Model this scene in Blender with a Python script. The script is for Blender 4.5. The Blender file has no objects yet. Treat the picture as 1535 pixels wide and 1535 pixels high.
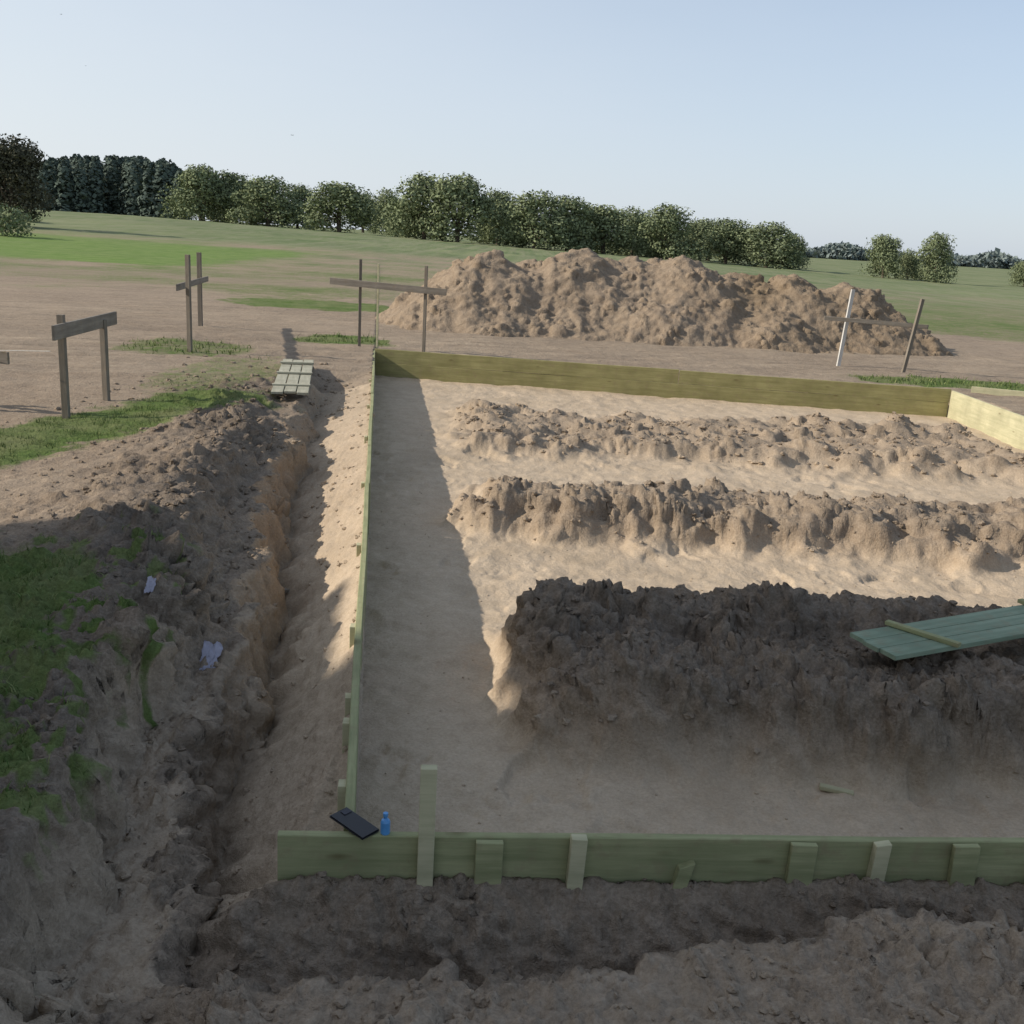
import bpy, math, random
import numpy as np
from mathutils import Matrix, Vector
rng=np.random.default_rng(7); random.seed(7)
scene=bpy.context.scene
# ---------------------------------------------------------------- noise
PERM=rng.permutation(256); PERM=np.concatenate([PERM,PERM,PERM])
ANG=rng.random(256)*2*np.pi; GX=np.cos(ANG); GY=np.sin(ANG); RX=rng.random(256); RY=rng.random(256); RZ=rng.random(256)
def pn(x,y,seed=0):
    x=np.asarray(x,float)+seed*17.31; y=np.asarray(y,float)+seed*9.73
    xi=np.floor(x).astype(np.int64); yi=np.floor(y).astype(np.int64)
    xf=x-xi; yf=y-yi
    u=xf*xf*xf*(xf*(xf*6-15)+10); v=yf*yf*yf*(yf*(yf*6-15)+10)
    def g(ix,iy,dx,dy):
        h=PERM[(PERM[ix&255]+iy)&255]
        return GX[h]*dx+GY[h]*dy
    a=g(xi,yi,xf,yf); b=g(xi+1,yi,xf-1,yf); c=g(xi,yi+1,xf,yf-1); d=g(xi+1,yi+1,xf-1,yf-1)
    return ((a+(b-a)*u)+((c+(d-c)*u)-(a+(b-a)*u))*v)*1.5
def fbm(x,y,o=4,seed=0,gain=.5,rid=False):
    s=0;a=1;t=0
    for i in range(o):
        n=pn(x*2.03**i,y*2.03**i,seed+i*3)
        if rid: n=1-2*np.abs(n)
        s=s+a*n; t+=a; a*=gain
    return s/t
def lumps(x,y,seed=0,dens=.8):
    """broken soil: tilted angular chunks of random height separated by crevices"""
    x=np.asarray(x,float)+seed*7.77; y=np.asarray(y,float)+seed*3.31
    w1=pn(x*1.7,y*1.7,seed+200); w2=pn(x*1.7,y*1.7,seed+230); w3=pn(x*4.5,y*4.5,seed+210)
    x=x+.35*w1+.10*w3; y=y+.35*w2-.10*w3
    xi=np.floor(x).astype(np.int64); yi=np.floor(y).astype(np.int64)
    f1=np.full(x.shape,9.); f2=np.full(x.shape,9.); H=np.zeros(x.shape)
    for i in(-1,0,1):
        for j in(-1,0,1):
            a=xi+i;b=yi+j; h=PERM[(PERM[a&255]+b)&255]
            dx=x-a-RX[h]; dy=y-b-RY[h]; d=np.sqrt(dx*dx+dy*dy)
            r=RZ[h]; hh=np.where(r>1-dens,.12+.55*((r-1+dens)/dens)**1.4,0)+np.where(r>1-dens,.45,0)*(GX[h]*dx+GY[h]*dy)
            m=d<f1
            f2=np.where(m,f1,np.minimum(f2,d)); H=np.where(m,hh,H); f1=np.where(m,d,f1)
    return np.maximum(H,0)*sst(0,.28,f2-f1)
def sst(a,b,x):
    t=np.clip((x-a)/(b-a),0,1); return t*t*(3-2*t)
I=np.interp
# ---------------------------------------------------------------- terrain
def xl(y): return -0.44-0.139*(y-2.89)
def yfr(x): return 2.78+0.085*(x+.63)
def ybk(x): return 16.06-0.1034*(x+2.27)
XR=6.33
def terrain(x,y):
    """base height z, displacement d (along the surface normal) and soil/vegetation masks"""
    D=np.hypot(x,y)
    b=x/np.maximum(y,1e-3)
    b=np.where(y>5,b,0)
    g=np.clip(.2-4.5*b,-1.6,1.9)
    far=sst(28,200,D)*g*np.where(b>0,1-sst(230,600,D),1)
    far=far+sst(1000,2500,D)*np.where(b>0,1,0)*(-2)
    n1=fbm(x*1.1,y*1.1,3,1); n2=fbm(x*3.5,y*3.5,2,2); n3=fbm(x*.35,y*.35,3,3)
    base=far+.03*n1*(1-sst(20,60,D))+ .25*n3*sst(30,120,D)
    n4=fbm(x*8,y*8,2,6)*(1-sst(9,14,D))
    xw=I(y,[1.5,2.6,3.2,3.9,4.4,5.3,7.25,9,11,14],[-.95,-1.0,-1.13,-1.3,-1.33,-1.42,-1.84,-2.05,-2.4,-2.9])+.20*n1+.16*n2+.04*n4
    xc=I(y,[1.5,3.15,3.95,5,8.2,10,13,14],[-1.26,-1.42,-1.62,-1.90,-2.40,-2.7,-3.1,-3.2])+.16*n1+.12*n2
    xc=np.minimum(xc,xw-.08)
    zc=I(y,[1.5,3.15,3.95,5,8.2,10,12.5,14],[.04,.12,.20,.20,.13,.07,.02,0])+.05*n1
    zw=I(y,[1.5,3.9,4.4,5.3,7,11,14],[-.29,-.25,-.14,-.08,-.08,-.05,0])
    t=(x-xc)/(xw-xc)
    wid=I(y,[3,5,8,14],[1.6,1.0,.75,.5])
    outb=.1*sst(5.5,4.5,y)
    Lp=np.where(x<xc, base+outb+(zc-base-outb)*np.exp(-((xc-x)/wid)**2), zc+(zw-zc)*sst(0,.85-.35*sst(4.2,3.6,y),t))
    yn=I(x,[-1.5,-.6,.3,.63,1.12,1.6,3],[2.30,2.40,2.45,2.58,2.64,2.68,2.72])+.06*n1+.07*n2+.02*n4
    zn=I(x,[-1,-.6,.3,1.1,1.6],[-.3,-.22,-.2,-.11,-.08])
    Np=zn+(yn-y)*.06
    zbl=I(y,[2,3,4.5,5.8,7.5,10.4,13,14.3],[-.58,-.62,-.66,-.67,-.60,-.42,-.18,-.02])
    zbf=I(x,[-1,-.5,.3,2],[-.58,-.50,-.46,-.45])
    mixf=sst(3.0,2.7,y)*sst(-.9,-.3,x)
    zb=zbl*(1-mixf)+zbf*mixf+.03*n2
    yfl=yfr(x)
    dfr=np.hypot(np.maximum(-.64-x,0),np.maximum(yfl-.03-y,0))
    dfr=np.where((y>yfl)&(x<-.64),np.hypot(-.64-x,np.maximum(y-yfl,0)),dfr)
    dlf=np.hypot(np.maximum(xl(y)-.035-x,0),np.maximum(2.88-y,0))
    sl=np.clip((-.12-zbl)/np.maximum(xl(y)-.04-xw-.08,.2),.3,1.1)
    top=I(y,[2,2.9,3.3,5,8],[-.15,-.15,-.12,-.08,-.06])
    zs=np.maximum(top-dlf*sl, np.where(x>-2,-.145-dfr*.85,-9))
    zs=zs+.03*n1+.02*n2*np.clip(np.minimum(dlf,dfr)*6,0,1)+.025*n1*n2
    wL=1-sst(0,.26,x-xw+.06*n2); wN=1-sst(0,.18,y-yn)
    z=np.maximum(zs,zb)
    z=np.where(y>14.3,np.maximum(z,base-.02),z)
    z=np.maximum(z,zb+wL*(Lp-zb)); z=np.maximum(z,zb+wN*(Np-zb))
    farblend=sst(12.5,14.3,y)
    outer=z*(1-farblend)+np.maximum(base,-.02)*farblend
    z=np.where((x<xl(y))|(y<yfl),outer,base-.03)
    near=sst(1.8,.8,y)
    z=z*(1-near)+near*(.05+.05*n1)
    # ---- interior
    inside=(x>xl(y)-.012)&(y>yfl-.01)&(y<ybk(x)+.13)&(x<XR+.13)
    tracks=.010*np.sin((y+.25*n1)*9)*np.exp(-((y-6.5)/.8)**2)
    zi=-.40+.020*n1+.016*n2+tracks
    L=fbm(x*2.1,y*2.1,3,11); L2=fbm(x*1.2,y*1.6,2,12); Lb=fbm(x*.8,y*.8,2,13)
    xL=.0-.10*(y-4.5)
    wf=I(x,[0,1.2,2.2],[.42,.28,.22])
    m3=sst(0,1,(x-xL+.14*L+.08*n2+.05)/.34)*sst(0,1,(y-3.96+.14*L-.06*n2+.05*Lb)/wf)*sst(0,1,(5.60+.03*x-y+.14*L)/.26)*sst(0,1,(5.6-x)/.5)
    z3=-.04+.10*L+.05*np.exp(-((y-5.22+.12*L)/.16)**2)-.06*np.exp(-((y-4.85)/.22)**2)
    m2=sst(0,1,(x+.42+.35*L)/.45)*sst(0,1,(y-7.22+.35*L+.08*n2)/.55)*sst(0,1,(9.15-y+.4*L)/.8)*sst(0,1,(5.75-x)/.4)
    z2=-.21+.12*L+.08*L2+.09*np.exp(-((y-7.95+.25*L)/.35)**2)
    m1=sst(0,1,(x+.95+.04*(y-12)+.4*L)/.6)*sst(0,1,(y-10.35+.5*L)/.8)*sst(0,1,(13.6-y+.6*L)/1.0)*sst(0,1,(6.0-x)/.4)
    z1=-.30+.10*L+.08*L2+.13*np.exp(-((y-13.0+.2*L)/.4)**2)*sst(2.5,4,x)+.12*np.exp(-((y-10.95)/.3)**2)*sst(1.5,3.5,x)+.07*np.exp(-((x+.3)/.25)**2)
    zin=zi+(z3-zi)*m3+(z2-zi)*m2+(z1-zi)*m1
    mm=np.maximum(np.maximum(m3,m2),m1*.85)
    Rin=.10+.90*mm
    z=np.where(inside,zin,z)
    ridge=np.exp(-((x-xc+.1)/.6)**2)*sst(13.5,11,y)*sst(.5,1.5,y)
    inTr=(x<xl(y))&(x>xw)&(y>2.6)&(y<13.5)
    ledge=(x<=xw)*sst(-.02,.12,x-xc)*sst(4.4,3.9,y)*sst(1.6,1.9,y)
    Rout=.3+.8*ridge*(1-.35*ledge)+.4*sst(2.9,2.5,y)*sst(-1.5,-1,x)
    Rout=np.where(inTr,.36+.6*wL,Rout)
    Rout=np.where((y<yfl)&(y>=yn),.62,Rout)
    Rout=np.where(D>14,.32,Rout)
    R=np.where(inside,Rin,Rout)
    # ---- displacement, band-limited with distance; coordinates follow the slope so steep faces are not streaked
    su=np.where(inside|(x>xw+.35),1.,-1.)
    u=x+su*z; v=y+z
    fall=1-sst(22,45,D)
    a1=1-sst(14,22,D); a2=1-sst(8.5,13,D); a3=1-sst(4.4,7,D)
    f1=fbm(u*4.5,v*4.5,3,21,.55); f2=fbm(u*13,v*13,2,25,.6); f3=fbm(u*34,v*34,2,31,.55)
    msk=sst(-.25,.35,fbm(u*1.6,v*1.6,3,35))
    l1=lumps(u*5,v*5,1,.5)/5; l2=lumps(u*11,v*11,2,.65)/11; l3=lumps(u*26,v*26,3,.65)/26
    R2=np.clip((R-.22)*1.3,0,1)*np.where(inside,1.25,1.05)
    ruts=.03*fbm(x*.5,(y-.25*x)*3.2,3,37)*sst(11,14,D)*(~inside)
    # trampled floor: shallow foot-sized dents
    foot=lumps(x*3.6,y*3.0,5,.45)/3.6*(1-mm)*inside*(1-sst(9,15,D))*sst(-.35,.15,n1)
    d=fall*(R*(.036*f1*a1+.022*f2*a2+.008*f3*a3)+.004*f2*a2+R2*(.55*l1*msk*a1+.80*l2*(.3+.7*msk)*a2+.90*l3*a3)+(.12+.4*R)*l3*msk*a3+ruts-.16*foot+np.where(inside,.010*f1*a1,0))
    # ---- masks
    w=fbm(x*1.7,y*1.7,4,41); w2=fbm(x*.23,y*.23,4,45); w3=fbm(x*6,y*6,3,47)
    G=np.zeros(x.shape)
    tt=np.clip((y-7.0)/(10.8-7.0),0,1); lx=-4.35+1.25*tt
    G=np.maximum(G,sst(.75,.25,np.abs(x-lx)*.85+.35*w)*sst(6.5,7.2,y+.4*w)*sst(11.6,10.6,y+.4*w))
    G=np.maximum(G,sst(.02,-.20,x-(xc-.02)+.45*w+.45*w3)*sst(5.3,4.4,y+.5*w)*sst(1,1.8,y)*.95)
    G=np.maximum(G,.9*sst(.18,.34,w3+.4*w)*sst(.35,.1,x-xc)*sst(6.0,4.8,y)*sst(1,1.8,y)*(1-.8*ledge))
    def blob(cx,cy,rx,ry): return sst(1.15,.6,np.hypot((x-cx)/rx,(y-cy)/ry)+.35*w)
    G=np.maximum(G,blob(-2.95,17.3,.9,.8)); G=np.maximum(G,.6*blob(-4.9,15.0,1.2,1.2))
    G=np.maximum(G,blob(7.6,16.3,2.8,.75)); G=np.maximum(G,.5*blob(-3.6,12.5,.9,2.2))
    G=np.maximum(G,.95*blob(-4.8,25.0,2.6,1.8))
    G=np.maximum(G,np.where(x<4,sst(20,32,y+4*w2+2.5*w),0)*(.48+.4*w2))
    G=np.maximum(G,sst(4,7,x-3)*sst(24,28,y+3*w2)*(.62+.25*w2))
    BG=sst(-10,-15,x+3*w2)*sst(36,42,y+4*w2)*sst(80,62,y)*(.85+.2*w2)
    G=np.maximum(G,BG)
    G=np.maximum(G,sst(60,95,D)*.9)
    G=np.clip(G+.18*w3*(G>.05),0,1)
    G=np.where(inside,0,G)
    S=np.where(inside,1-np.clip(1.25*mm,0,1)*(.95-.2*np.clip(m1+.5*m2,0,1)),0)
    S=np.where(inTr,np.clip(.70+.2*sst(8,5,y)-.35*sst(4.6,3.4,y)-.3*wL,0,1),S)
    S=np.where(~inside,np.maximum(S,.55*ledge),S)
    S=np.where((y<yn)&(x>-1)&~inside,.35+.5*w,S)
    S=np.where((y<yfl)&(y>=yn)&(x>-.9)&~inside,.1,S)
    S=np.where(~inside&(D>13)&(D<40),.28+.4*w2+.9*ruts/.03*.5,S)
    S=np.clip(S+.15*w,0,1)
    K=np.clip(ridge*1.05*(.75+.8*w)*(1-.75*ledge),0,1)
    K=np.where(inside,np.clip(m3*.85*(.85+.6*w)+.28*m2*(1+1.5*w)+.14*m1*(1+1.5*w),0,1),K)
    K=np.where((y<yfl)&(y>=yn)&(x>-.9)&~inside,.5,K)
    K=np.where((y<yn)&(x>-.9)&~inside,np.clip(.22+.4*w,0,1),K)
    K=np.where(~inside&(D>13)&(D<40),.3+.3*w,K)
    O=np.where(inTr,wL*sst(4.5,6,y)*sst(10.5,9,y)*(.7+.8*w),0)
    O=np.where(inside,m3*(1-m3)*4*.35*sst(1.0,.2,x)+m2*(1-m2)*4*.15,O)
    O=np.clip(O,0,1)
    return z,d,R,G,S,K,O,BG
def axis(lo,hi,fn):
    v=[lo]
    while v[-1]<hi: v.append(v[-1]+fn(v[-1]))
    return v
xs_r=axis(0,3500,lambda a: .011 if a<1.6 else min(.011+.006*(a-1.6),.040) if a<9.5 else .045+.045*(a-9.5))
xs_l=axis(0,3500,lambda a: .011 if a<1.6 else min(.011+.010*(a-1.6),.05) if a<5.5 else .05+.04*(a-5.5))
xs=np.array([-v for v in xs_l[::-1]][:-1]+xs_r)
ys_f=axis(2.0,4500,lambda a:.0038*a if a<30 else .0038*30+.03*(a-30))
ys_b=axis(0,60,lambda a:.03+.12*a)
ys=np.array([2.0-v for v in ys_b[::-1]][:-1]+ys_f)
X,Y=np.meshgrid(xs,ys)
def raw_mesh(name,co,q,smooth=True):
    me=bpy.data.meshes.new(name)
    n=len(q);k=q.shape[1]
    me.vertices.add(len(co)); me.vertices.foreach_set("co",np.ascontiguousarray(co,dtype=np.float32).ravel())
    me.loops.add(n*k); me.loops.foreach_set("vertex_index",np.ascontiguousarray(q,dtype=np.int32).ravel())
    me.polygons.add(n); me.polygons.foreach_set("loop_start",np.arange(0,n*k,k,dtype=np.int32))
    me.polygons.foreach_set("use_smooth",np.full(n,smooth))
    me.update(calc_edges=True); me.validate()
    return me
def grid_mesh(name,X,Y,Z):
    ny,nx=X.shape
    co=np.stack([X.ravel(),Y.ravel(),Z.ravel()],1).astype(np.float32)
    i=np.arange(ny*nx).reshape(ny,nx)
    q=np.stack([i[:-1,:-1].ravel(),i[:-1,1:].ravel(),i[1:,1:].ravel(),i[1:,:-1].ravel()],1).astype(np.int32)
    return raw_mesh(name,co,q)
def attr(me,name,vals):
    a=me.attributes.new(name,'FLOAT','POINT'); a.data.foreach_set("value",np.ascontiguousarray(vals,dtype=np.float32).ravel())
def add(me,name,parent=None,mat=None):
    o=bpy.data.objects.new(name,me); scene.collection.objects.link(o)
    if mat: me.materials.append(mat)
    if parent: o.parent=parent
    return o
def displace(X,Y,Z,d,ys,xs,lim=2.5):
    gy,gx=np.gradient(Z,ys,xs); gx=np.clip(gx,-lim,lim); gy=np.clip(gy,-lim,lim)
    n=np.sqrt(1+gx*gx+gy*gy); return X-gx/n*d,Y-gy/n*d,Z+d/n
# ---------------------------------------------------------------- materials
def newmat(name):
    m=bpy.data.materials.new(name); m.use_nodes=True; nt=m.node_tree
    b=nt.nodes["Principled BSDF"]; b.inputs["Roughness"].default_value=.95
    b.inputs["Specular IOR Level"].default_value=.08
    return m,nt,b
def N(nt,t,**k):
    n=nt.nodes.new(t)
    for a,v in k.items(): setattr(n,a,v)
    return n
def noise(nt,co,scale,detail=6,rough=.6):
    n=N(nt,"ShaderNodeTexNoise"); n.inputs["Scale"].default_value=scale; n.inputs["Detail"].default_value=detail; n.inputs["Roughness"].default_value=rough
    nt.links.new(co,n.inputs["Vector"]); return n.outputs["Fac"]
def ramp(nt,f,a,b,c=0,d=1):
    n=N(nt,"ShaderNodeMapRange"); n.inputs[1].default_value=a; n.inputs[2].default_value=b; n.inputs[3].default_value=c; n.inputs[4].default_value=d; nt.links.new(f,n.inputs[0]); return n.outputs[0]
def mix(nt,f,a,b,mode='MIX'):
    n=N(nt,"ShaderNodeMix"); n.data_type='RGBA'; n.blend_type=mode
    if hasattr(f,'links'): nt.links.new(f,n.inputs[0])
    else: n.inputs[0].default_value=f
    for s,i in ((a,6),(b,7)):
        if hasattr(s,'links'): nt.links.new(s,n.inputs[i])
        else: n.inputs[i].default_value=(*s,1)
    return n.outputs[2]
def at(nt,name):
    n=N(nt,"ShaderNodeAttribute"); n.attribute_name=name; return n.outputs["Fac"]
def mth(nt,op,a,b=None):
    n=N(nt,"ShaderNodeMath",operation=op)
    for s,i in ((a,0),(b,1)):
        if s is None: continue
        if hasattr(s,'links'): nt.links.new(s,n.inputs[i])
        else: n.inputs[i].default_value=s
    return n.outputs[0]
def soil_mat(name,kind):
    m,nt,b=newmat(name)
    geo=N(nt,"ShaderNodeNewGeometry"); P=geo.outputs["Position"]
    nb=noise(nt,P,1.3,4,.65); nm=noise(nt,P,9,4,.72); nf=noise(nt,P,70,2,.7)
    c=mix(nt,ramp(nt,nm,.3,.7),(.25,.192,.138),(.40,.315,.23))
    c=mix(nt,mth(nt,'MULTIPLY',ramp(nt,nb,.35,.7),.45),c,(.43,.345,.255))
    if kind!='heap':
        sandc=mix(nt,ramp(nt,nm,.25,.75),(.47,.37,.26),(.59,.475,.345))
        sandc=mix(nt,mth(nt,'MULTIPLY',ramp(nt,nb,.48,.68),.6),sandc,(.40,.315,.22))
        c=mix(nt,at(nt,"sand"),c,sandc)
        c=mix(nt,mth(nt,'MULTIPLY',at(nt,"dark"),.85),c,mix(nt,ramp(nt,nm,.3,.7),(.10,.083,.066),(.23,.192,.155)))
        if kind=='near': c=mix(nt,mth(nt,'MULTIPLY',at(nt,"orange"),.7),c,(.42,.275,.155))
        gr=mix(nt,ramp(nt,nm,.3,.7),(.07,.115,.03),(.15,.21,.06))
        gr=mix(nt,ramp(nt,nb,.4,.65),gr,(.19,.21,.09))
        if kind=='far':
            mp=N(nt,"ShaderNodeMapping"); mp.inputs["Scale"].default_value=(1.0,.012,.05); mp.inputs["Rotation"].default_value=(0,0,-.35); nt.links.new(P,mp.inputs[0])
            rows=noise(nt,mp.outputs[0],1,2,.6)
            gfar=mix(nt,ramp(nt,noise(nt,P,.035,4,.7),.35,.65),(.13,.18,.075),(.24,.27,.135))
            gfar=mix(nt,mth(nt,'MULTIPLY',ramp(nt,rows,.4,.62),.5),gfar,(.30,.29,.185))
            gr=mix(nt,at(nt,"farf"),gr,gfar)
            gr=mix(nt,at(nt,"lush"),gr,mix(nt,ramp(nt,nb,.35,.65),(.14,.23,.05),(.21,.29,.085)))
        c=mix(nt,ramp(nt,mth(nt,'ADD',at(nt,"grass"),mth(nt,'MULTIPLY',mth(nt,'SUBTRACT',nm,.5),1.1)),.3,.7),c,gr)
    else:
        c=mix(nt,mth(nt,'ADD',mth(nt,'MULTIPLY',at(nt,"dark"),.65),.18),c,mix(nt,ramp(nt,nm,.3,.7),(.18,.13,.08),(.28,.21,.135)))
    dk=mix(nt,1,c,(.66,.64,.62),'MULTIPLY')
    if kind=='near': dk=mix(nt,mth(nt,'MULTIPLY',at(nt,"sand"),.45),dk,c)
    c=mix(nt,ramp(nt,nf,.3,.7),dk,c)
    nt.links.new(c,b.inputs["Base Color"])
    if kind!='far':
        bmp=N(nt,"ShaderNodeBump"); bmp.inputs["Distance"].default_value=.022 if kind=='near' else .05
        if kind=='near': nt.links.new(ramp(nt,at(nt,"sand"),0,1,1,.6),bmp.inputs["Strength"])
        else: bmp.inputs["Strength"].default_value=.85
        nt.links.new(noise(nt,P,22 if kind=='near' else 9,4,.78),bmp.inputs["Height"]); nt.links.new(bmp.outputs[0],b.inputs["Normal"])
    return m
ground_mat=soil_mat("sandy_ground",'near'); field_mat=soil_mat("field",'far'); heap_mat=soil_mat("heap_soil",'heap')
def wood(name,c1,c2,axis_scale=(2,30,30),dirt=(.25,.19,.12),dirtamt=.35):
    m,nt,b=newmat(name); b.inputs["Roughness"].default_value=.75
    tc=N(nt,"ShaderNodeTexCoord"); mp=N(nt,"ShaderNodeMapping"); mp.inputs["Scale"].default_value=axis_scale
    nt.links.new(tc.outputs["Object"],mp.inputs[0])
    g=noise(nt,mp.outputs[0],1,5,.7); big=noise(nt,tc.outputs["Object"],2.2,4,.6); sm=noise(nt,tc.outputs["Object"],14,4,.7)
    c=mix(nt,ramp(nt,g,.35,.65),c1,c2)
    c=mix(nt,mth(nt,'MULTIPLY',ramp(nt,big,.42,.7),.6),c,tuple(v*.66 for v in c1))
    c=mix(nt,mth(nt,'MULTIPLY',ramp(nt,sm,.52,.7),dirtamt),c,dirt)
    vo=N(nt,"ShaderNodeTexVoronoi"); vo.inputs["Scale"].default_value=1; mp2=N(nt,"ShaderNodeMapping"); mp2.inputs["Scale"].default_value=(2.3,2.3,7)
    nt.links.new(tc.outputs["Object"],mp2.inputs[0]); nt.links.new(mp2.outputs[0],vo.inputs["Vector"])
    c=mix(nt,mth(nt,'MULTIPLY',ramp(nt,vo.outputs["Distance"],.12,.05),.6),c,(.10,.07,.03))
    nt.links.new(c,b.inputs["Base Color"])
    bm=N(nt,"ShaderNodeBump"); bm.inputs["Strength"].default_value=.4; bm.inputs["Distance"].default_value=.004
    nt.links.new(g,bm.inputs["Height"]); nt.links.new(bm.outputs[0],b.inputs["Normal"])
    return m
formwood=wood("treated_pine",(.25,.265,.135),(.385,.38,.21),dirtamt=.45)
backwood=wood("treated_pine_olive",(.25,.23,.10),(.35,.32,.15),dirtamt=.45)
formwood2=wood("treated_pine_fresh",(.42,.40,.25),(.55,.51,.33),dirtamt=.15)
palletwood=wood("dry_planks",(.34,.33,.25),(.46,.44,.34))
panelwood=wood("green_boards",(.19,.25,.175),(.28,.34,.245))
greywood=wood("weathered_wood",(.17,.145,.115),(.27,.235,.19),(30,30,2))
whitewood=wood("whitened_wood",(.5,.48,.44),(.66,.64,.6),(30,30,2),dirtamt=.2)
def plain(name,c,r=.5,metal=0):
    m,nt,b=newmat(name); b.inputs["Roughness"].default_value=r; b.inputs["Specular IOR Level"].default_value=.5
    tc=N(nt,"ShaderNodeTexCoord"); n=noise(nt,tc.outputs["Object"],25,4)
    nt.links.new(mix(nt,ramp(nt,n,.3,.7),tuple(v*.8 for v in c),c),b.inputs["Base Color"]); return m
# ---------------------------------------------------------------- ground
Z,Dp,R,G,S,K,O,BG=terrain(X,Y)
X2,Y2,Z2=displace(X,Y,Z,Dp,ys,xs)
me=grid_mesh("ground",X2,Y2,Z2)
attr(me,"grass",G);attr(me,"sand",S);attr(me,"dark",K);attr(me,"orange",O);attr(me,"farf",sst(30,70,np.hypot(X,Y)));attr(me,"lush",BG)
ground=add(me,"ground",mat=ground_mat); me.materials.append(field_mat)
mi=(np.hypot(X,Y)[:-1,:-1]>24).astype(np.int32).ravel()
if len(mi)==len(me.polygons): me.polygons.foreach_set("material_index",mi)
def gz(x,y):
    t=terrain(np.atleast_1d(np.asarray(x,float)),np.atleast_1d(np.asarray(y,float))); return t[0]+t[1]
def gz1(x,y): return float(gz(x,y)[0])
# ---------------------------------------------------------------- soil heap
hx=np.arange(-4.2,11,.03); hy=np.arange(18.6,28.5,.035); HX,HY=np.meshgrid(hx,hy)
peaks=[(-.75,22.4,1.72),(.2,23.4,1.6),(1.15,22.9,1.9),(2.3,23.2,1.80),(3.45,22.9,1.84),(4.6,23.3,1.58),(5.8,23.0,1.62),(7.0,22.9,1.45),(3.0,24.5,1.7),(6.2,24.3,1.5),(-1.6,21.9,.85),(2.6,21.4,.9),(5.2,21.5,.9),(7.9,22.2,.75),(.6,21.3,.6)]
wx=HX+.22*fbm(HX*.9,HY*.9,3,51)+.05*fbm(HX*4,HY*4,2,52); wy=HY+.30*fbm(HX*.9,HY*.9,3,53)+.05*fbm(HX*4,HY*4,2,54)
hz=np.full(HX.shape,-9.)
for px,py,ph in peaks:
    d=np.sqrt((wx-px)**2+(wy-py)**2+.12); v=ph+.24-d*.70
    k=.28; hh=np.clip(.5+.5*(v-hz)/k,0,1); hz=hz*(1-hh)+v*hh+k*hh*(1-hh)
up_=sst(0,.5,hz)
hz=hz-.26+.14*fbm(HX*1.4,HY*1.0,4,57,.5)*up_
hu=HX; hv=HY+hz*.8
hd=.07*fbm(hu*3.2,hv*3.2,3,60,.55)+.42*lumps(hu*2.4,hv*2.4,8,.35)/2.4*sst(-.1,.35,fbm(hu*.9,hv*.9,3,61))+.75*lumps(hu*6,hv*6,9,.5)/6*sst(-.15,.35,fbm(hu*1.3,hv*1.3,3,62))+.35*lumps(hu*13,hv*13,10,.4)/13*sst(-.3,.2,fbm(hu*1.1,hv*1.1,3,64))
hX,hY,hZ=displace(HX,HY,hz,hd,hy,hx,1.5)
hme=grid_mesh("soil_heap",hX,hY,np.maximum(hZ,-.6))
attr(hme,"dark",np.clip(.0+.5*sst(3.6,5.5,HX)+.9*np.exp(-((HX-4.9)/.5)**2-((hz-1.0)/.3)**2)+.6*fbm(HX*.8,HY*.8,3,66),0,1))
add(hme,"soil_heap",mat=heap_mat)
# ---------------------------------------------------------------- clods
import bmesh
def ico(n):
    bm=bmesh.new(); bmesh.ops.create_icosphere(bm,subdivisions=n,radius=1)
    v=np.array([p.co[:] for p in bm.verts]); f=np.array([[q.index for q in p.verts] for p in bm.faces]); bm.free(); return v,f
def variants_of(n,cnt):
    IV,IF=ico(n); out=[]
    for k in range(cnt):
        s=.8+.6*fbm(IV[:,0]*1.5+k*5,IV[:,1]*1.5+IV[:,2]*2.1,3,70+k)+(rng.random(len(IV))-.5)*.35
        out.append(IV*s[:,None]*np.array([1,.8,.62]))
    return out,IF
small,SF=variants_of(1,14); big_,BF=variants_of(2,10)
N0=190000
cx=rng.uniform(-4.5,6.3,N0); cy=2.1+12*rng.random(N0)**1.6
tz,td,tR,tG,tS,tK,tO,_=terrain(cx,cy); tz=tz+td*.8
cl=fbm(cx*2.2,cy*2.2,3,80)
keep=(rng.random(N0)<np.clip((tR-.25)*.55*(.5+1.9*cl)+.02,0.008,1))&(np.abs(cx)<.62*cy+.4)&(tG<.5)
cx,cy,tz,tK,tS,tR=[q[keep][:27000] for q in(cx,cy,tz,tK,tS,tR)]
sz=.0035+.022*rng.random(len(cx))**3.8; sz*=np.interp(cy,[2,6,12],[1,1.4,2.0]); sz=np.where(tR<.25,np.minimum(sz,.010),sz)
vs=[];fs=[];dk=[];sd_=[];off=0
for i in range(len(cx)):
    bg_=sz[i]>.012; v=(big_[i%10] if bg_ else small[i%14]); F_=BF if bg_ else SF
    a=rng.random()*6.28; c,s=math.cos(a),math.sin(a)
    w=v*sz[i]*rng.uniform(.7,1.3,3); vs.append(np.stack([w[:,0]*c-w[:,1]*s+cx[i],w[:,0]*s+w[:,1]*c+cy[i],w[:,2]+tz[i]+sz[i]*.1],1))
    fs.append(F_+off); off+=len(v); dk.append(np.full(len(v),np.clip(tK[i]+rng.uniform(-.2,.2),0,1))); sd_.append(np.full(len(v),np.clip(tS[i]*.9,0,1)))
cme=raw_mesh("soil_clods",np.concatenate(vs),np.concatenate(fs),False); attr(cme,"dark",np.concatenate(dk)); attr(cme,"sand",np.concatenate(sd_))
add(cme,"soil_clods",mat=ground_mat)
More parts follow.
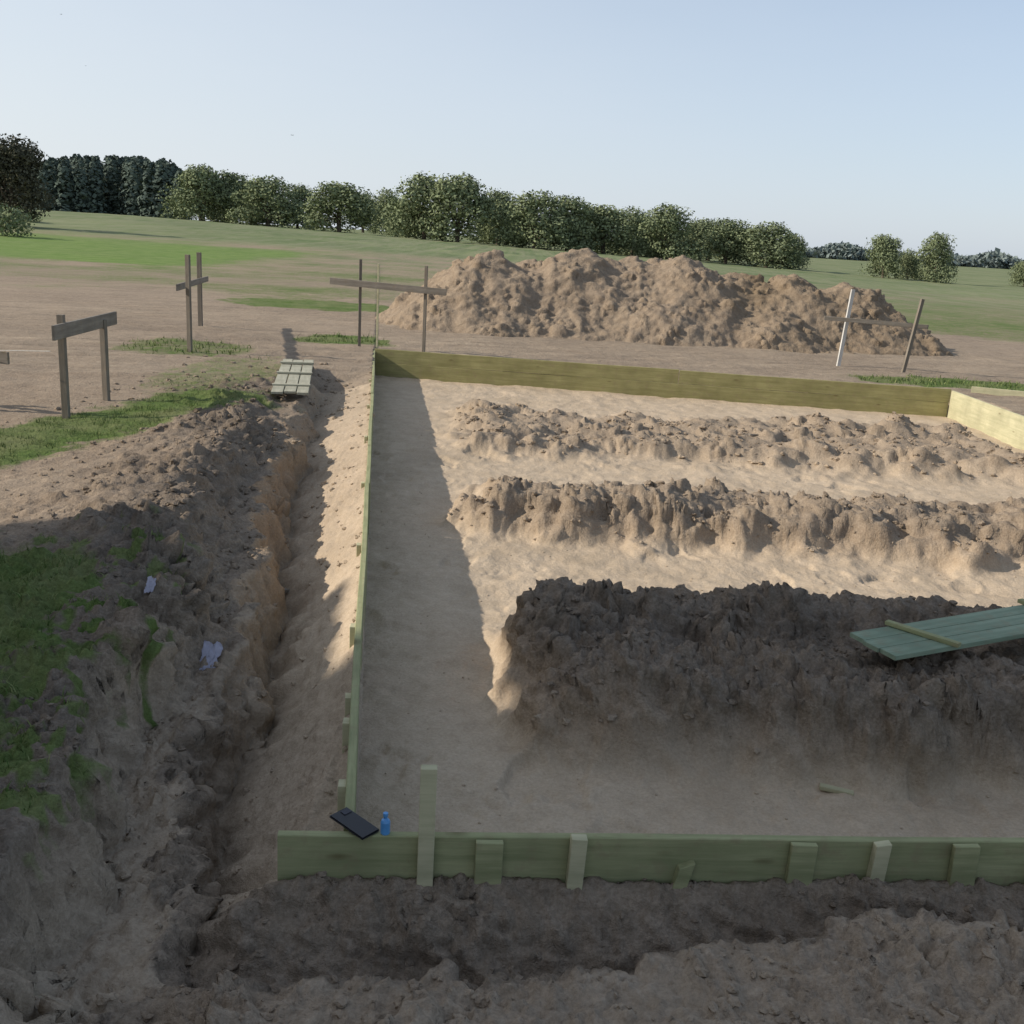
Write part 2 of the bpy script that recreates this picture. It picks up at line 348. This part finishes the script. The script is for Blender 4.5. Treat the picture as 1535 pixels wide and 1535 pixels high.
# ---------------------------------------------------------------- boards
def box(name,size,mat,parent=None,loc=(0,0,0),rot=(0,0,0),bev=.003):
    bm=bmesh.new(); bmesh.ops.create_cube(bm,size=1)
    bmesh.ops.scale(bm,vec=size,verts=bm.verts)
    if bev: bmesh.ops.bevel(bm,geom=bm.edges[:],offset=bev,segments=2,affect='EDGES')
    m=bpy.data.meshes.new(name); bm.to_mesh(m); bm.free()
    o=add(m,name,parent,mat); o.location=loc; o.rotation_euler=rot
    return o
def empty(name,loc=(0,0,0)):
    o=bpy.data.objects.new(name,None); scene.collection.objects.link(o); o.location=loc; o.empty_display_size=.1; return o
def plank(name,p,q,thick,z0,z1,mat,parent=None,over=0,warp=0):
    p=Vector((*p,0));q=Vector((*q,0));L=(q-p).length+over; n=max(2,int(L/.35)); a=math.atan2(q.y-p.y,q.x-p.x)
    bm=bmesh.new(); rings=[]
    for i in range(n+1):
        t=i/n; x=-L/2+L*t; wv=warp*math.sin(t*9+p.x*3)
        hz_=warp*.4*math.sin(t*14+1); b=.003
        pts=[(-thick/2,z0),(thick/2,z0),(thick/2,z1-b),(thick/2-b,z1),(-thick/2+b,z1),(-thick/2,z1-b)]
        rings.append([bm.verts.new((x,yy+wv,zz+hz_)) for yy,zz in pts])
    for i in range(n):
        for j in range(6):
            bm.faces.new((rings[i][j],rings[i+1][j],rings[i+1][(j+1)%6],rings[i][(j+1)%6]))
    bm.faces.new(rings[0]); bm.faces.new(rings[-1][::-1])
    bmesh.ops.recalc_face_normals(bm,faces=bm.faces)
    m=bpy.data.meshes.new(name); bm.to_mesh(m); bm.free()
    o=add(m,name,parent,mat); c=(p+q)/2; o.location=(c.x,c.y,0); o.rotation_euler=(0,0,a); return o
fw=empty("timber_formwork")
LB=[(-.44,2.84),(-1.06,7.36),(-1.66,11.7),(-2.27,16.06)]
for i in range(3):
    p,q=LB[i],LB[i+1]
    plank("left_board_%d"%(i+1),(p[0]-.016,p[1]+.004),(q[0]-.016,q[1]-.004),.032,-.47,-.004*(i%2),formwood,fw,warp=.003)
plank("back_board_low",(-2.27,16.085),(6.35,15.195),.034,-.47,-.19,backwood,fw,warp=.004)
plank("back_board_top_1",(-2.28,16.092),(2.4,15.608),.036,-.186,.02,backwood,fw,warp=.004)
plank("back_board_top_2",(2.41,15.604),(6.36,15.198),.034,-.186,.012,backwood,fw,warp=.004)
plank("right_board_1",(6.36,15.13),(6.34,9.6),.034,-.47,.0,formwood2,fw,warp=.004)
plank("right_board_2",(6.34,9.59),(6.3,3.5),.034,-.47,.004,formwood2,fw,warp=.004)
plank("front_board_1",(-.66,2.785),(1.98,3.01),.03,-.40,.0,formwood,fw,warp=.002)
plank("front_board_2",(1.985,3.012),(6.3,3.38),.03,-.40,.0,formwood,fw,warp=.003)
plank("back_corner_plank",(6.7,15.3),(8.3,14.7),.03,-.05,.06,formwood2,fw)
def stake(name,x,y,z0,z1,w,d,mat,parent,lean=(0,0),yaw=0,cut=0):
    bm=bmesh.new(); h=z1-z0
    pts=[(-w/2,-d/2),(w/2,-d/2),(w/2,d/2),(-w/2,d/2)]
    lo=[bm.verts.new((a*.5,b*.5,0)) for a,b in pts]; mid=[bm.verts.new((a,b,min(.12,h*.3))) for a,b in pts]
    hi=[bm.verts.new((a,b,h+(cut*a/w))) for a,b in pts]
    for A,B in((lo,mid),(mid,hi)):
        for j in range(4): bm.faces.new((A[j],A[(j+1)%4],B[(j+1)%4],B[j]))
    bm.faces.new(lo[::-1]); bm.faces.new(hi)
    bmesh.ops.bevel(bm,geom=bm.edges[:],offset=.002,segments=1,affect='EDGES')
    bmesh.ops.recalc_face_normals(bm,faces=bm.faces)
    m=bpy.data.meshes.new(name); bm.to_mesh(m); bm.free(); o=add(m,name,parent,mat)
    o.location=(x,y,z0); o.rotation_euler=(lean[0],lean[1],yaw); return o
def fy(x,off=.032): return 2.785+.085*(x+.66)-.017-off/2
FS=[(-.205,.05,.03,.25,.0,.0),(-.01,.085,.024,-.005,0,0),(.262,.05,.035,.018,.03,0),(.60,.045,.03,-.07,.22,.03),(.985,.085,.022,-.004,.02,0),(1.235,.05,.03,.004,.05,.01),(1.525,.085,.022,-.002,-.02,0),(1.78,.05,.03,-.05,.0,.02),(2.2,.06,.03,.0,0,0),(2.8,.06,.03,.01,0,0)]
for i,(x,w,d,t,ln,cut) in enumerate(FS):
    stake("front_stake_%d"%(i+1),x-ln*.4,fy(x,d+.004),-.55,t,w,d,formwood2 if i in(0,2,5) else formwood,fw,lean=(0,ln),yaw=.085,cut=cut)
for i,y in enumerate([3.12,3.6,3.84,4.56,5.9,7.5,9.2,11,13]):
    stake("side_stake_%d"%(i+1),xl(y)-.035-.014,y,-.6,-.012-.01*(i%3),.028,.05,formwood2,fw,yaw=random.uniform(-.1,.1)+.138)
# ---------------------------------------------------------------- batter boards
def bar(name,a,b,w,t,mat,parent):
    a=Vector(a);b=Vector(b);d=(b-a);L=d.length;x=d.normalized();z=Vector((0,0,1));y=z.cross(x).normalized();z=x.cross(y)
    M=Matrix(((x.x,y.x,z.x,(a+b).x/2),(x.y,y.y,z.y,(a+b).y/2),(x.z,y.z,z.z,(a+b).z/2),(0,0,0,1)))
    bm=bmesh.new(); bmesh.ops.create_cube(bm,size=1); bmesh.ops.scale(bm,vec=(L,t,w),verts=bm.verts); bmesh.ops.bevel(bm,geom=bm.edges[:],offset=min(w,t)*.1,segments=1,affect='EDGES')
    m=bpy.data.meshes.new(name); bm.to_mesh(m); bm.free(); o=add(m,name,parent,mat); o.matrix_world=M; return o
greybar=wood("weathered_bar",(.19,.165,.135),(.30,.265,.22),(2,30,30))
def batter(posts,barp,barw,mats):
    e=empty("batter_board")
    for i,(x,y,h,w,lx,m) in enumerate(posts):
        g=gz1(x,y); stake("post_%d"%(i+1),x,y,g-.3,g+h,w,w*.8,m,e,lean=(0,lx),yaw=random.uniform(-.3,.3))
    a,b=barp; bar("crossbar",a,b,barw,.028,mats,e)
    return e
batter([(-4.1,9.2,.93,.06,.0,greywood),(-4.13,10.2,.80,.06,0,greywood)],((-4.04,8.9,.79),(-4.16,10.6,.79)),.13,greybar)
batter([(-4.66,14.5,1.33,.06,0,greywood),(-5.62,18.1,1.25,.07,0,greywood)],((-4.72,14.2,.90),(-5.66,18.7,.80)),.09,greybar)
batter([(-2.58,16.45,1.35,.045,0,greywood),(-1.53,16.2,1.36,.045,0,greywood),(-2.32,16.6,1.32,.03,0,formwood2)],((-3.05,16.4,1.0),(-1.2,16.1,.94)),.10,greybar)
batter([(5.53,18.1,1.32,.06,.06,whitewood),(6.47,17.6,1.25,.06,.13,greywood)],((5.15,17.95,.78),(6.85,17.7,.74)),.07,greybar)
batter([(-4.95,9.35,.75,.06,0,greywood),(-5.75,9.5,.75,.06,0,greywood)],((-4.62,9.26,.50),(-6.1,9.52,.52)),.11,greybar)
bar("string",(-4.12,9.0,.62),(-4.9,9.25,.56),.006,.006,whitewood,empty("mason_string"))
# ---------------------------------------------------------------- loose boards
pal=empty("stacked_planks")
dirv=Vector((-.51,2.84,.05)).normalized(); c=Vector((-2.70,12.3,.07)); perp=Vector((dirv.y,-dirv.x,0)); a=math.atan2(dirv.y,dirv.x)
for i in range(3):
    p0=c+perp*(-.135+.135*i); box("plank_%d"%(i+1),(2.7-.12*(i%2),.125,.025),palletwood,pal,loc=p0,rot=(0,-.01,a),bev=.003)
for i,s in enumerate((-.9,0,.85)):
    box("batten_%d"%(i+1),(.42,.07,.022),palletwood,pal,loc=c+dirv*s+Vector((0,0,.027)),rot=(0,0,a+math.pi/2),bev=.003)
pn_=empty("board_panel")
ang=math.atan2(.45,1.0); ux=Vector((math.cos(ang),math.sin(ang),0)); uy=Vector((-math.sin(ang),math.cos(ang),0))
c0=Vector((1.69,4.44,.10))+ux*.72
for i in range(3):
    box("board_%d"%(i+1),(1.44+.02*(i%2),.098,.022),panelwood,pn_,loc=c0+uy*(-.1+.1*i),rot=(.0,-.03,ang),bev=.002)
box("batten_1",(.36,.035,.02),formwood,pn_,loc=c0-ux*.42+Vector((0,0,.010)),rot=(0,0,ang+math.pi/2+.35),bev=.002)
box("batten_2",(.36,.035,.02),formwood,pn_,loc=c0+ux*.42+Vector((0,0,.034)),rot=(0,0,ang+math.pi/2),bev=.002)
for k,(x,y,L_,a_) in enumerate(((1.45,3.95,.14,-.3),(2.9,12.0,.4,.5),(-1.45,6.2,.12,.9))):
    e=empty("wood_offcut"); e.location=(x,y,gz1(x,y)+.006); e.rotation_euler=(0,.05,a_)
    box("stick",(L_,.035,.018),formwood2 if k==0 else greybar,e,bev=.002)
# ---------------------------------------------------------------- phone, bottle, rags
ph=empty("mobile_phone",(-.435,2.84,.012)); ph.rotation_euler=(.0,.10,math.radians(-38))
box("body",(.155,.076,.009),plain("black_plastic",(.01,.01,.012),.35),ph,bev=.004)
box("camera_bump",(.022,.03,.002),plain("lens_glass",(.02,.02,.03),.1),ph,loc=(-.055,.015,.0056),bev=.0008)
bt=empty("blue_bottle",(-.335,2.815,.0))
bm=bmesh.new(); prof=[(.014,0),(.015,.004),(.015,.04),(.012,.047),(.006,.052),(.006,.058),(.008,.059),(.008,.07)]
seg=20; rg=[[bm.verts.new((r*math.cos(6.283*k/seg),r*math.sin(6.283*k/seg),z)) for k in range(seg)] for r,z in prof]
for A,B in zip(rg[:-1],rg[1:]):
    for k in range(seg): bm.faces.new((A[k],A[(k+1)%seg],B[(k+1)%seg],B[k]))
bm.faces.new(rg[0][::-1]); bm.faces.new(rg[-1])
m_=bpy.data.meshes.new("bottle_body"); bm.to_mesh(m_); bm.free(); add(m_,"bottle_body",bt,plain("blue_plastic",(.10,.32,.65),.3))
ragm=plain("thin_plastic",(.36,.35,.42),.5)
for k,(x,y,s) in enumerate(((-1.33,4.34,.060),(-1.62,4.42,.032))):
    n=24; u,v=np.meshgrid(np.linspace(-1,1,n),np.linspace(-1,1,n))
    rr=1+.5*pn(u*1.5,v*1.5,5+k); zz=fbm(u*2.3,v*2.3,4,300+k,.6,True)
    px_=u*rr*s*.6+.3*s*pn(u*2,v*2,88); pz_=v*s*rr*1.1; py_=.35*s*zz
    g=gz1(x,y)
    mm=grid_mesh("plastic_bag",x+px_,y-.02+pz_*.7+py_*.3,g+s*.05+pz_*.75+py_)
    add(mm,"plastic_bag",mat=ragm)
# ---------------------------------------------------------------- grass
def blades(name,n,xr,yr,h,wid,seed,thr=.35,mat=None,pw=1.5):
    r=np.random.default_rng(seed)
    x=r.uniform(*xr,n); y=yr[0]+(yr[1]-yr[0])*r.random(n)**pw
    z,dd,_,g=terrain(x,y)[:4]; z=z+dd; cl=fbm(x*4,y*4,3,91)
    k=(r.random(n)<np.clip((g-thr)*2,0,1)*np.clip(.5+2*cl,0.05,1))&(np.abs(x)<.62*y+1)
    x,y,z,cl=x[k],y[k],z[k],cl[k]; n=len(x)
    a=r.random(n)*6.28; hh=h*(.3+1.0*r.random(n)+.8*cl.clip(0,1)); w=wid*(.6+.8*r.random(n)); ln=hh*r.uniform(.2,1.0,n); la=r.random(n)*6.28
    dx,dy=np.cos(a)*w,np.sin(a)*w
    def P(f,s): return np.stack([x+s*dx*(1-f*.6)+np.cos(la)*ln*f*f,y+s*dy*(1-f*.6)+np.sin(la)*ln*f*f,z-.004+hh*f*(1-.25*f)],1)
    co=np.stack([P(0,-1),P(0,1),P(.55,1),P(.55,-1),P(1,0)],1).reshape(-1,3)
    b=np.arange(n)[:,None]*5
    f=np.concatenate([b+np.array([0,1,2]),b+np.array([0,2,3]),b+np.array([3,2,4])])
    me=raw_mesh(name,co,f,False); attr(me,"var",np.repeat(r.random(n),5)); return add(me,name,mat=mat)
gm,nt,b=newmat("grass_blades")
nt.links.new(mix(nt,at(nt,"var"),(.055,.11,.022),(.22,.24,.10)),b.inputs["Base Color"]); b.inputs["Roughness"].default_value=.6
blades("grass",150000,(-6.5,-1.0),(2.0,12),.042,.0022,3,mat=gm,pw=1.2)
blades("grass",40000,(-6,10.5),(14,19),.07,.006,4,mat=gm,pw=1)
# ---------------------------------------------------------------- trees
def leafmat(name,c1,c2,haze=0,hc=(.3,.34,.36)):
    m,nt,b=newmat(name); b.inputs["Roughness"].default_value=.9; b.inputs["Specular IOR Level"].default_value=0
    oi=N(nt,"ShaderNodeObjectInfo")
    c=mix(nt,at(nt,"var"),c1,c2)
    c=mix(nt,mth(nt,'MULTIPLY',oi.outputs["Random"],.3),c,tuple(v*1.2 for v in c2))
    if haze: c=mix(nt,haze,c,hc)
    nt.links.new(c,b.inputs["Base Color"]); return m
bark=wood("bark",(.10,.08,.06),(.16,.13,.10),(20,20,3))
def crown_mesh(name,seed,h,w,n,leaf,low=.1,nl=20,trunk=True,bushy=False):
    r=np.random.default_rng(seed); lob=[]
    for i in range(nl):
        t=r.random()**.85
        zz=h*(low+.08+(.82-low)*t)
        env=(1-.62*t**2.4) if bushy else np.sin(np.pi*np.clip(.18+.74*t,0,1))**.7
        a=r.random()*6.28; rad=w/2*env*r.uniform(.3,.80)
        s=w*r.uniform(.10,.19)
        lob.append((np.cos(a)*rad,np.sin(a)*rad,min(zz,h-s*.78),s,r.random()))
    per=n//nl; co=[];var=[]
    for (lx,ly,lz,s,tone) in lob:
        d=r.normal(size=(per,3)); d/=np.linalg.norm(d,axis=1)[:,None]
        rad=s*(.70+.45*r.random(per)**.6)*(1+.25*np.sin(d[:,0]*7+lx)*np.sin(d[:,2]*8+ly))
        c=np.array([lx,ly,lz])+d*rad[:,None]*np.array([1,1,.85])
        c[:,2]=np.maximum(c[:,2],h*low*.3+.1*r.random(per))
        nn=d+.55*r.normal(size=(per,3)); nn/=np.linalg.norm(nn,axis=1)[:,None]
        t1=np.cross(nn,r.normal(size=(per,3))); t1/=np.linalg.norm(t1,axis=1)[:,None]+1e-6; t2=np.cross(nn,t1)
        sz_=leaf*(.5+.9*r.random(per))[:,None]
        q=np.stack([c-t1*sz_,c-t2*sz_*.7,c+t1*sz_,c+t2*sz_*.7],1)
        co.append(q.reshape(-1,3)); var.append(np.repeat(np.clip(.5*tone+.5*r.random(per),0,1),4))
    co=np.concatenate(co);var=np.concatenate(var)
    q=np.arange(len(co)).reshape(-1,4); nleaf=len(q)
    tv=[];tq=[]
    def limb(a,bp,r0,r1):
        a=np.array(a,float);bp=np.array(bp,float);d=bp-a;d/=np.linalg.norm(d);u=np.cross(d,[.3,.9,.1]);u/=np.linalg.norm(u);v=np.cross(d,u)
        base=len(co)+sum(len(t) for t in tv); ring=[]
        for P,rr in((a,r0),((a+bp)/2+u*r0*.5,(r0+r1)/2),(bp,r1)):
            for k in range(7):
                th=6.283*k/7; ring.append(P+rr*(np.cos(th)*u+np.sin(th)*v))
        tv.append(np.array(ring))
        for s_ in range(2):
            for k in range(7): tq.append([base+s_*7+k,base+s_*7+(k+1)%7,base+s_*7+7+(k+1)%7,base+s_*7+7+k])
    if trunk:
        limb((0,0,-.6),(0,0,h*.45),h*.035,h*.022)
        for l in lob[:9]: limb((0,0,h*(.12+.28*r.random())),l[:3],h*.014,h*.004)
    if tv:
        co=np.concatenate([co]+tv); q=np.concatenate([q,np.array(tq)]); var=np.concatenate([var,np.zeros(len(co)-len(var))])
    me=raw_mesh(name,co,q,False); attr(me,"var",var)
    return me,nleaf
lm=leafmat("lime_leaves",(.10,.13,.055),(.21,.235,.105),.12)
dm=leafmat("dark_leaves",(.045,.05,.035),(.10,.095,.065))
def finish(me,mat,nleaf):
    me.materials.append(mat); me.materials.append(bark)
    mi=np.zeros(len(me.polygons),dtype=np.int32); mi[nleaf:]=1; me.polygons.foreach_set("material_index",mi)
variants=[]
for k in range(7):
    me,nl=crown_mesh("deciduous_tree_mesh_%d"%k,100+k,10,11.5,8500,.21,low=.0,nl=52,bushy=True); finish(me,lm,nl); variants.append(me)
TR=[(-.308,230,10.8,14),(-.2795,235,10.2,13),(-.245,225,9.6,15.5),(-.217,235,8.9,11),(-.177,210,9.5,15.2),(-.132,290,11.2,13),(-.098,200,11,14),(-.066,197,11.2,15),(-.0285,215,9.8,10),(.006,195,9.6,14),(.037,200,9.5,13),(.072,205,9.2,14),(.099,215,8.8,11),(.1314,200,9.2,13),(.163,220,7.8,11),(.188,205,7.9,11),(.2255,200,7.8,13),(.2475,205,6.4,8),(.337,190,7.8,7.6),(.360,195,5.2,5),(.3855,185,7.9,7.6),(.47,200,4.6,6),(-.155,330,11,15),(-.115,250,8,14),(-.02,230,8,20),(.05,230,8,20),(.115,225,8,18),(-.26,250,9,20),(.17,240,7,18),(.21,230,7,16),(-.305,255,9,18)]
for i,(bb,D,h,w) in enumerate(TR):
    o=bpy.data.objects.new("deciduous_tree",variants[i%7]); scene.collection.objects.link(o)
    x,y=bb*D,D; o.location=(x,y,gz1(x,y)-.3); o.scale=(w/10.6,w/10.6,h/9.3); o.rotation_euler=(0,0,i*1.7)
me,nl=crown_mesh("lone_tree",300,6.4,6.8,11000,.11,low=.08,nl=50); finish(me,dm,nl)
o=add(me,"lone_tree"); x,y=-.485*80,80; o.location=(x,y,gz1(x,y))
me,nl=crown_mesh("bush",310,1.8,4.5,2600,.08,low=.02,nl=16,trunk=True,bushy=True); finish(me,lm,nl)
o=add(me,"bush"); o.location=(-.50*62,62,gz1(-31,62)-.1)
o=bpy.data.objects.new("bush",me); scene.collection.objects.link(o); o.location=(-.475*95,95,gz1(-45,95)-.2); o.scale=(.8,.8,.7)
# pine forest
r=np.random.default_rng(5); co=[];var=[]
for i in range(380):
    D=r.uniform(300,370); bb=r.uniform(-.62,-.325)
    hpx=np.interp(bb,[-.62,-.46,-.43,-.37,-.335,-.32],[70,72,84,88,86,70]); h=hpx*D*6.07e-4*r.uniform(.92,1.0)
    if D>330: h=hpx*330*6.07e-4*r.uniform(.97,1.03)
    x=bb*D; z0=gz1(x,D); n=400; t=r.random(n)**.9; w=h*.22*r.uniform(.8,1.2)
    rad=w*(1-t**3)**.8*r.uniform(.6,1.1,n); a=r.random(n)*6.28
    c=np.stack([x+rad*np.cos(a),D+rad*np.sin(a),z0-1.2+(h+1.2)*t],1)
    t1=np.stack([-np.sin(a),np.cos(a),.3*r.normal(size=n)],1); t2=np.stack([np.cos(a)*.5,np.sin(a)*.5,-.8+0*a],1)+.5*r.normal(size=(n,3)); s=(.35+.45*r.random(n))[:,None]
    q=np.stack([c-t1*s,c-t2*s*.6,c+t1*s,c+t2*s*.6],1); co.append(q.reshape(-1,3)); var.append(np.repeat(.3*r.random()+.7*r.random(n),4))
co=np.concatenate(co); me=raw_mesh("pine_forest",co,np.arange(len(co)).reshape(-1,4),False); attr(me,"var",np.concatenate(var))
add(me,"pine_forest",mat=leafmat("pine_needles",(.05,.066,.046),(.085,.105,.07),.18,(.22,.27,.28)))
# distant hazy treeline on the right
co=[];var=[]
for i in range(900):
    D=r.uniform(850,950); bb=r.uniform(.20,.62); h=(8+2.5*np.sin(bb*47)+2*np.sin(bb*130+1))*r.uniform(.7,1.1); h=max(h,5); w=r.uniform(14,26); x=bb*D; z0=gz1(x,D); n=110
    d=r.normal(size=(n,3)); d/=np.linalg.norm(d,axis=1)[:,None]
    c=np.array([x,D,z0+h*.45])+d*np.array([w/2,w/2,h*.5]); s=r.uniform(.6,1.3,n)[:,None]; t1=r.normal(size=(n,3)); t2=r.normal(size=(n,3))
    q=np.stack([c-t1*s,c-t2*s,c+t1*s,c+t2*s],1); co.append(q.reshape(-1,3)); var.append(np.repeat(.3*r.random()+.3*r.random(n),4))
co=np.concatenate(co); me=raw_mesh("distant_treeline",co,np.arange(len(co)).reshape(-1,4),False); attr(me,"var",np.concatenate(var))
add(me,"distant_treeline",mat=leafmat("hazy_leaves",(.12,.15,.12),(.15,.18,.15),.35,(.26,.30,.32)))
# ---------------------------------------------------------------- unseen house behind-left, placed and sized to cast the foreground shade
hs=empty("brick_house")
brick=bpy.data.materials.new("brick"); brick.use_nodes=True; nt=brick.node_tree
bt_=N(nt,"ShaderNodeTexBrick"); bt_.inputs["Color1"].default_value=(.35,.16,.10,1); bt_.inputs["Color2"].default_value=(.28,.12,.08,1); bt_.inputs["Scale"].default_value=3
tc=N(nt,"ShaderNodeTexCoord"); nt.links.new(tc.outputs["Object"],bt_.inputs[0]); nt.links.new(bt_.outputs[0],nt.nodes["Principled BSDF"].inputs["Base Color"])
box("walls",(6,14,8),brick,hs,loc=(-13,-3.85,4),bev=0)
box("shade_block_low",(3,1.63,5.12),brick,hs,loc=(-11.5,3.98,2.56),bev=0)  # unseen block added for shade; sun passes over it to the lit patch
box("shade_block_high",(.4,1.63,4.6),brick,hs,loc=(-9.8,3.98,7.8),bev=0)  # unseen block added above the gap, shades the ground beyond the lit patch
bm=bmesh.new()
vv=[bm.verts.new(p) for p in((-16.4,-11.2,8.01),(-9.6,-11.2,8.01),(-13,-11.2,11.2),(-16.4,3.14,8.01),(-9.6,3.14,8.01),(-13,3.14,11.2))]
for f in((0,1,2),(5,4,3),(0,2,5,3),(1,4,5,2),(0,3,4,1)): bm.faces.new([vv[i] for i in f])
m_=bpy.data.meshes.new("roof"); bm.to_mesh(m_); bm.free(); add(m_,"roof",hs,plain("roof_tiles",(.25,.1,.06),.7))
glass=plain("window_glass",(.05,.06,.07),.1)
for i,(y,z) in enumerate([(-9,2),(-6,2),(-2,2),(1,2),(-9,5.5),(-6,5.5),(-2,5.5),(1,5.5)]):
    box("window_%d"%i,(.06,1.3,1.4),glass,hs,loc=(-9.99,y,z),bev=0)
box("door",(.06,1.0,2.1),plain("door_paint",(.2,.1,.05),.5),hs,loc=(-9.99,-4,1.1),bev=0)
# ---------------------------------------------------------------- birds
def bird(D,bb,z,s):
    me=bpy.data.meshes.new("bird"); me.from_pydata([(-s,.1*s,.25*s),(-.4*s,0,.4*s),(0,-.3*s,0),(0,.35*s,.02*s),(.4*s,0,.4*s),(s,.1*s,.2*s),(0,0,-.12*s)],[],[(0,1,3),(1,2,3),(2,4,3),(4,5,3),(2,6,3)]); o=add(me,"bird",mat=plain("bird_feathers",(.03,.03,.03),.8)); o.location=(bb*D,D,z)
bird(60,-.222,6.6,.10); bird(80,-.43,15.5,.10); bird(75,-.41,11.5,.06)
# ---------------------------------------------------------------- camera, light, sky
p=math.radians(14.9); rr=math.radians(3.3); c,s=math.cos(rr),math.sin(rr)
R0=Vector((1,0,0));U0=Vector((0,math.sin(p),math.cos(p)));F=Vector((0,math.cos(p),-math.sin(p)))
rt=c*R0+s*U0; up=-s*R0+c*U0; bk=-F
cam=bpy.data.cameras.new("camera"); cam.lens=36*1540/1535; cam.sensor_width=36; cam.clip_end=8000; cam.clip_start=.05
co_=bpy.data.objects.new("camera",cam); scene.collection.objects.link(co_)
co_.matrix_world=Matrix(((rt.x,up.x,bk.x,0),(rt.y,up.y,bk.y,0),(rt.z,up.z,bk.z,1.8),(0,0,0,1))); scene.camera=co_
el=math.radians(30); az=math.radians(5)
sd=Vector((-math.cos(az)*math.cos(el),-math.sin(az)*math.cos(el),math.sin(el)))
sl=bpy.data.lights.new("sun",'SUN'); sl.energy=4.8; sl.angle=math.radians(.7); sl.color=(1,.92,.81)
so=bpy.data.objects.new("sun",sl); scene.collection.objects.link(so); so.rotation_euler=sd.to_track_quat('Z','Y').to_euler()
w=bpy.data.worlds.new("World"); scene.world=w; w.use_nodes=True; nt=w.node_tree
sky=N(nt,"ShaderNodeTexSky"); sky.sky_type='NISHITA'; sky.sun_disc=False; sky.sun_elevation=el
sky.sun_rotation=math.atan2(sd.x,sd.y)%(2*math.pi); sky.air_density=1.0; sky.dust_density=1.0; sky.ozone_density=1.5; sky.altitude=100
tc=N(nt,"ShaderNodeTexCoord"); sx=N(nt,"ShaderNodeSeparateXYZ"); nt.links.new(tc.outputs["Generated"],sx.inputs[0])
hz1=ramp(nt,sx.outputs[2],.42,-.02); hz2=ramp(nt,sx.outputs[0],.6,-.9)
mp=N(nt,"ShaderNodeMapping"); mp.inputs["Scale"].default_value=(1,1,4); nt.links.new(tc.outputs["Generated"],mp.inputs[0])
cl=noise(nt,mp.outputs[0],1.6,5,.6)
hf=mth(nt,'ADD',mth(nt,'MULTIPLY',hz1,.48),mth(nt,'MULTIPLY',hz2,.35)); hf=mth(nt,'ADD',hf,mth(nt,'MULTIPLY',mth(nt,'SUBTRACT',cl,.5),.25)); hf=mth(nt,'ADD',hf,.22)
hc=mix(nt,hz2,(4.0,4.6,5.6),(5.5,5.75,5.9))
nt.links.new(mix(nt,hf,sky.outputs[0],hc),nt.nodes["Background"].inputs[0]); nt.nodes["Background"].inputs[1].default_value=.15
scene.view_settings.view_transform='Standard'; scene.view_settings.look='None'; scene.view_settings.exposure=0
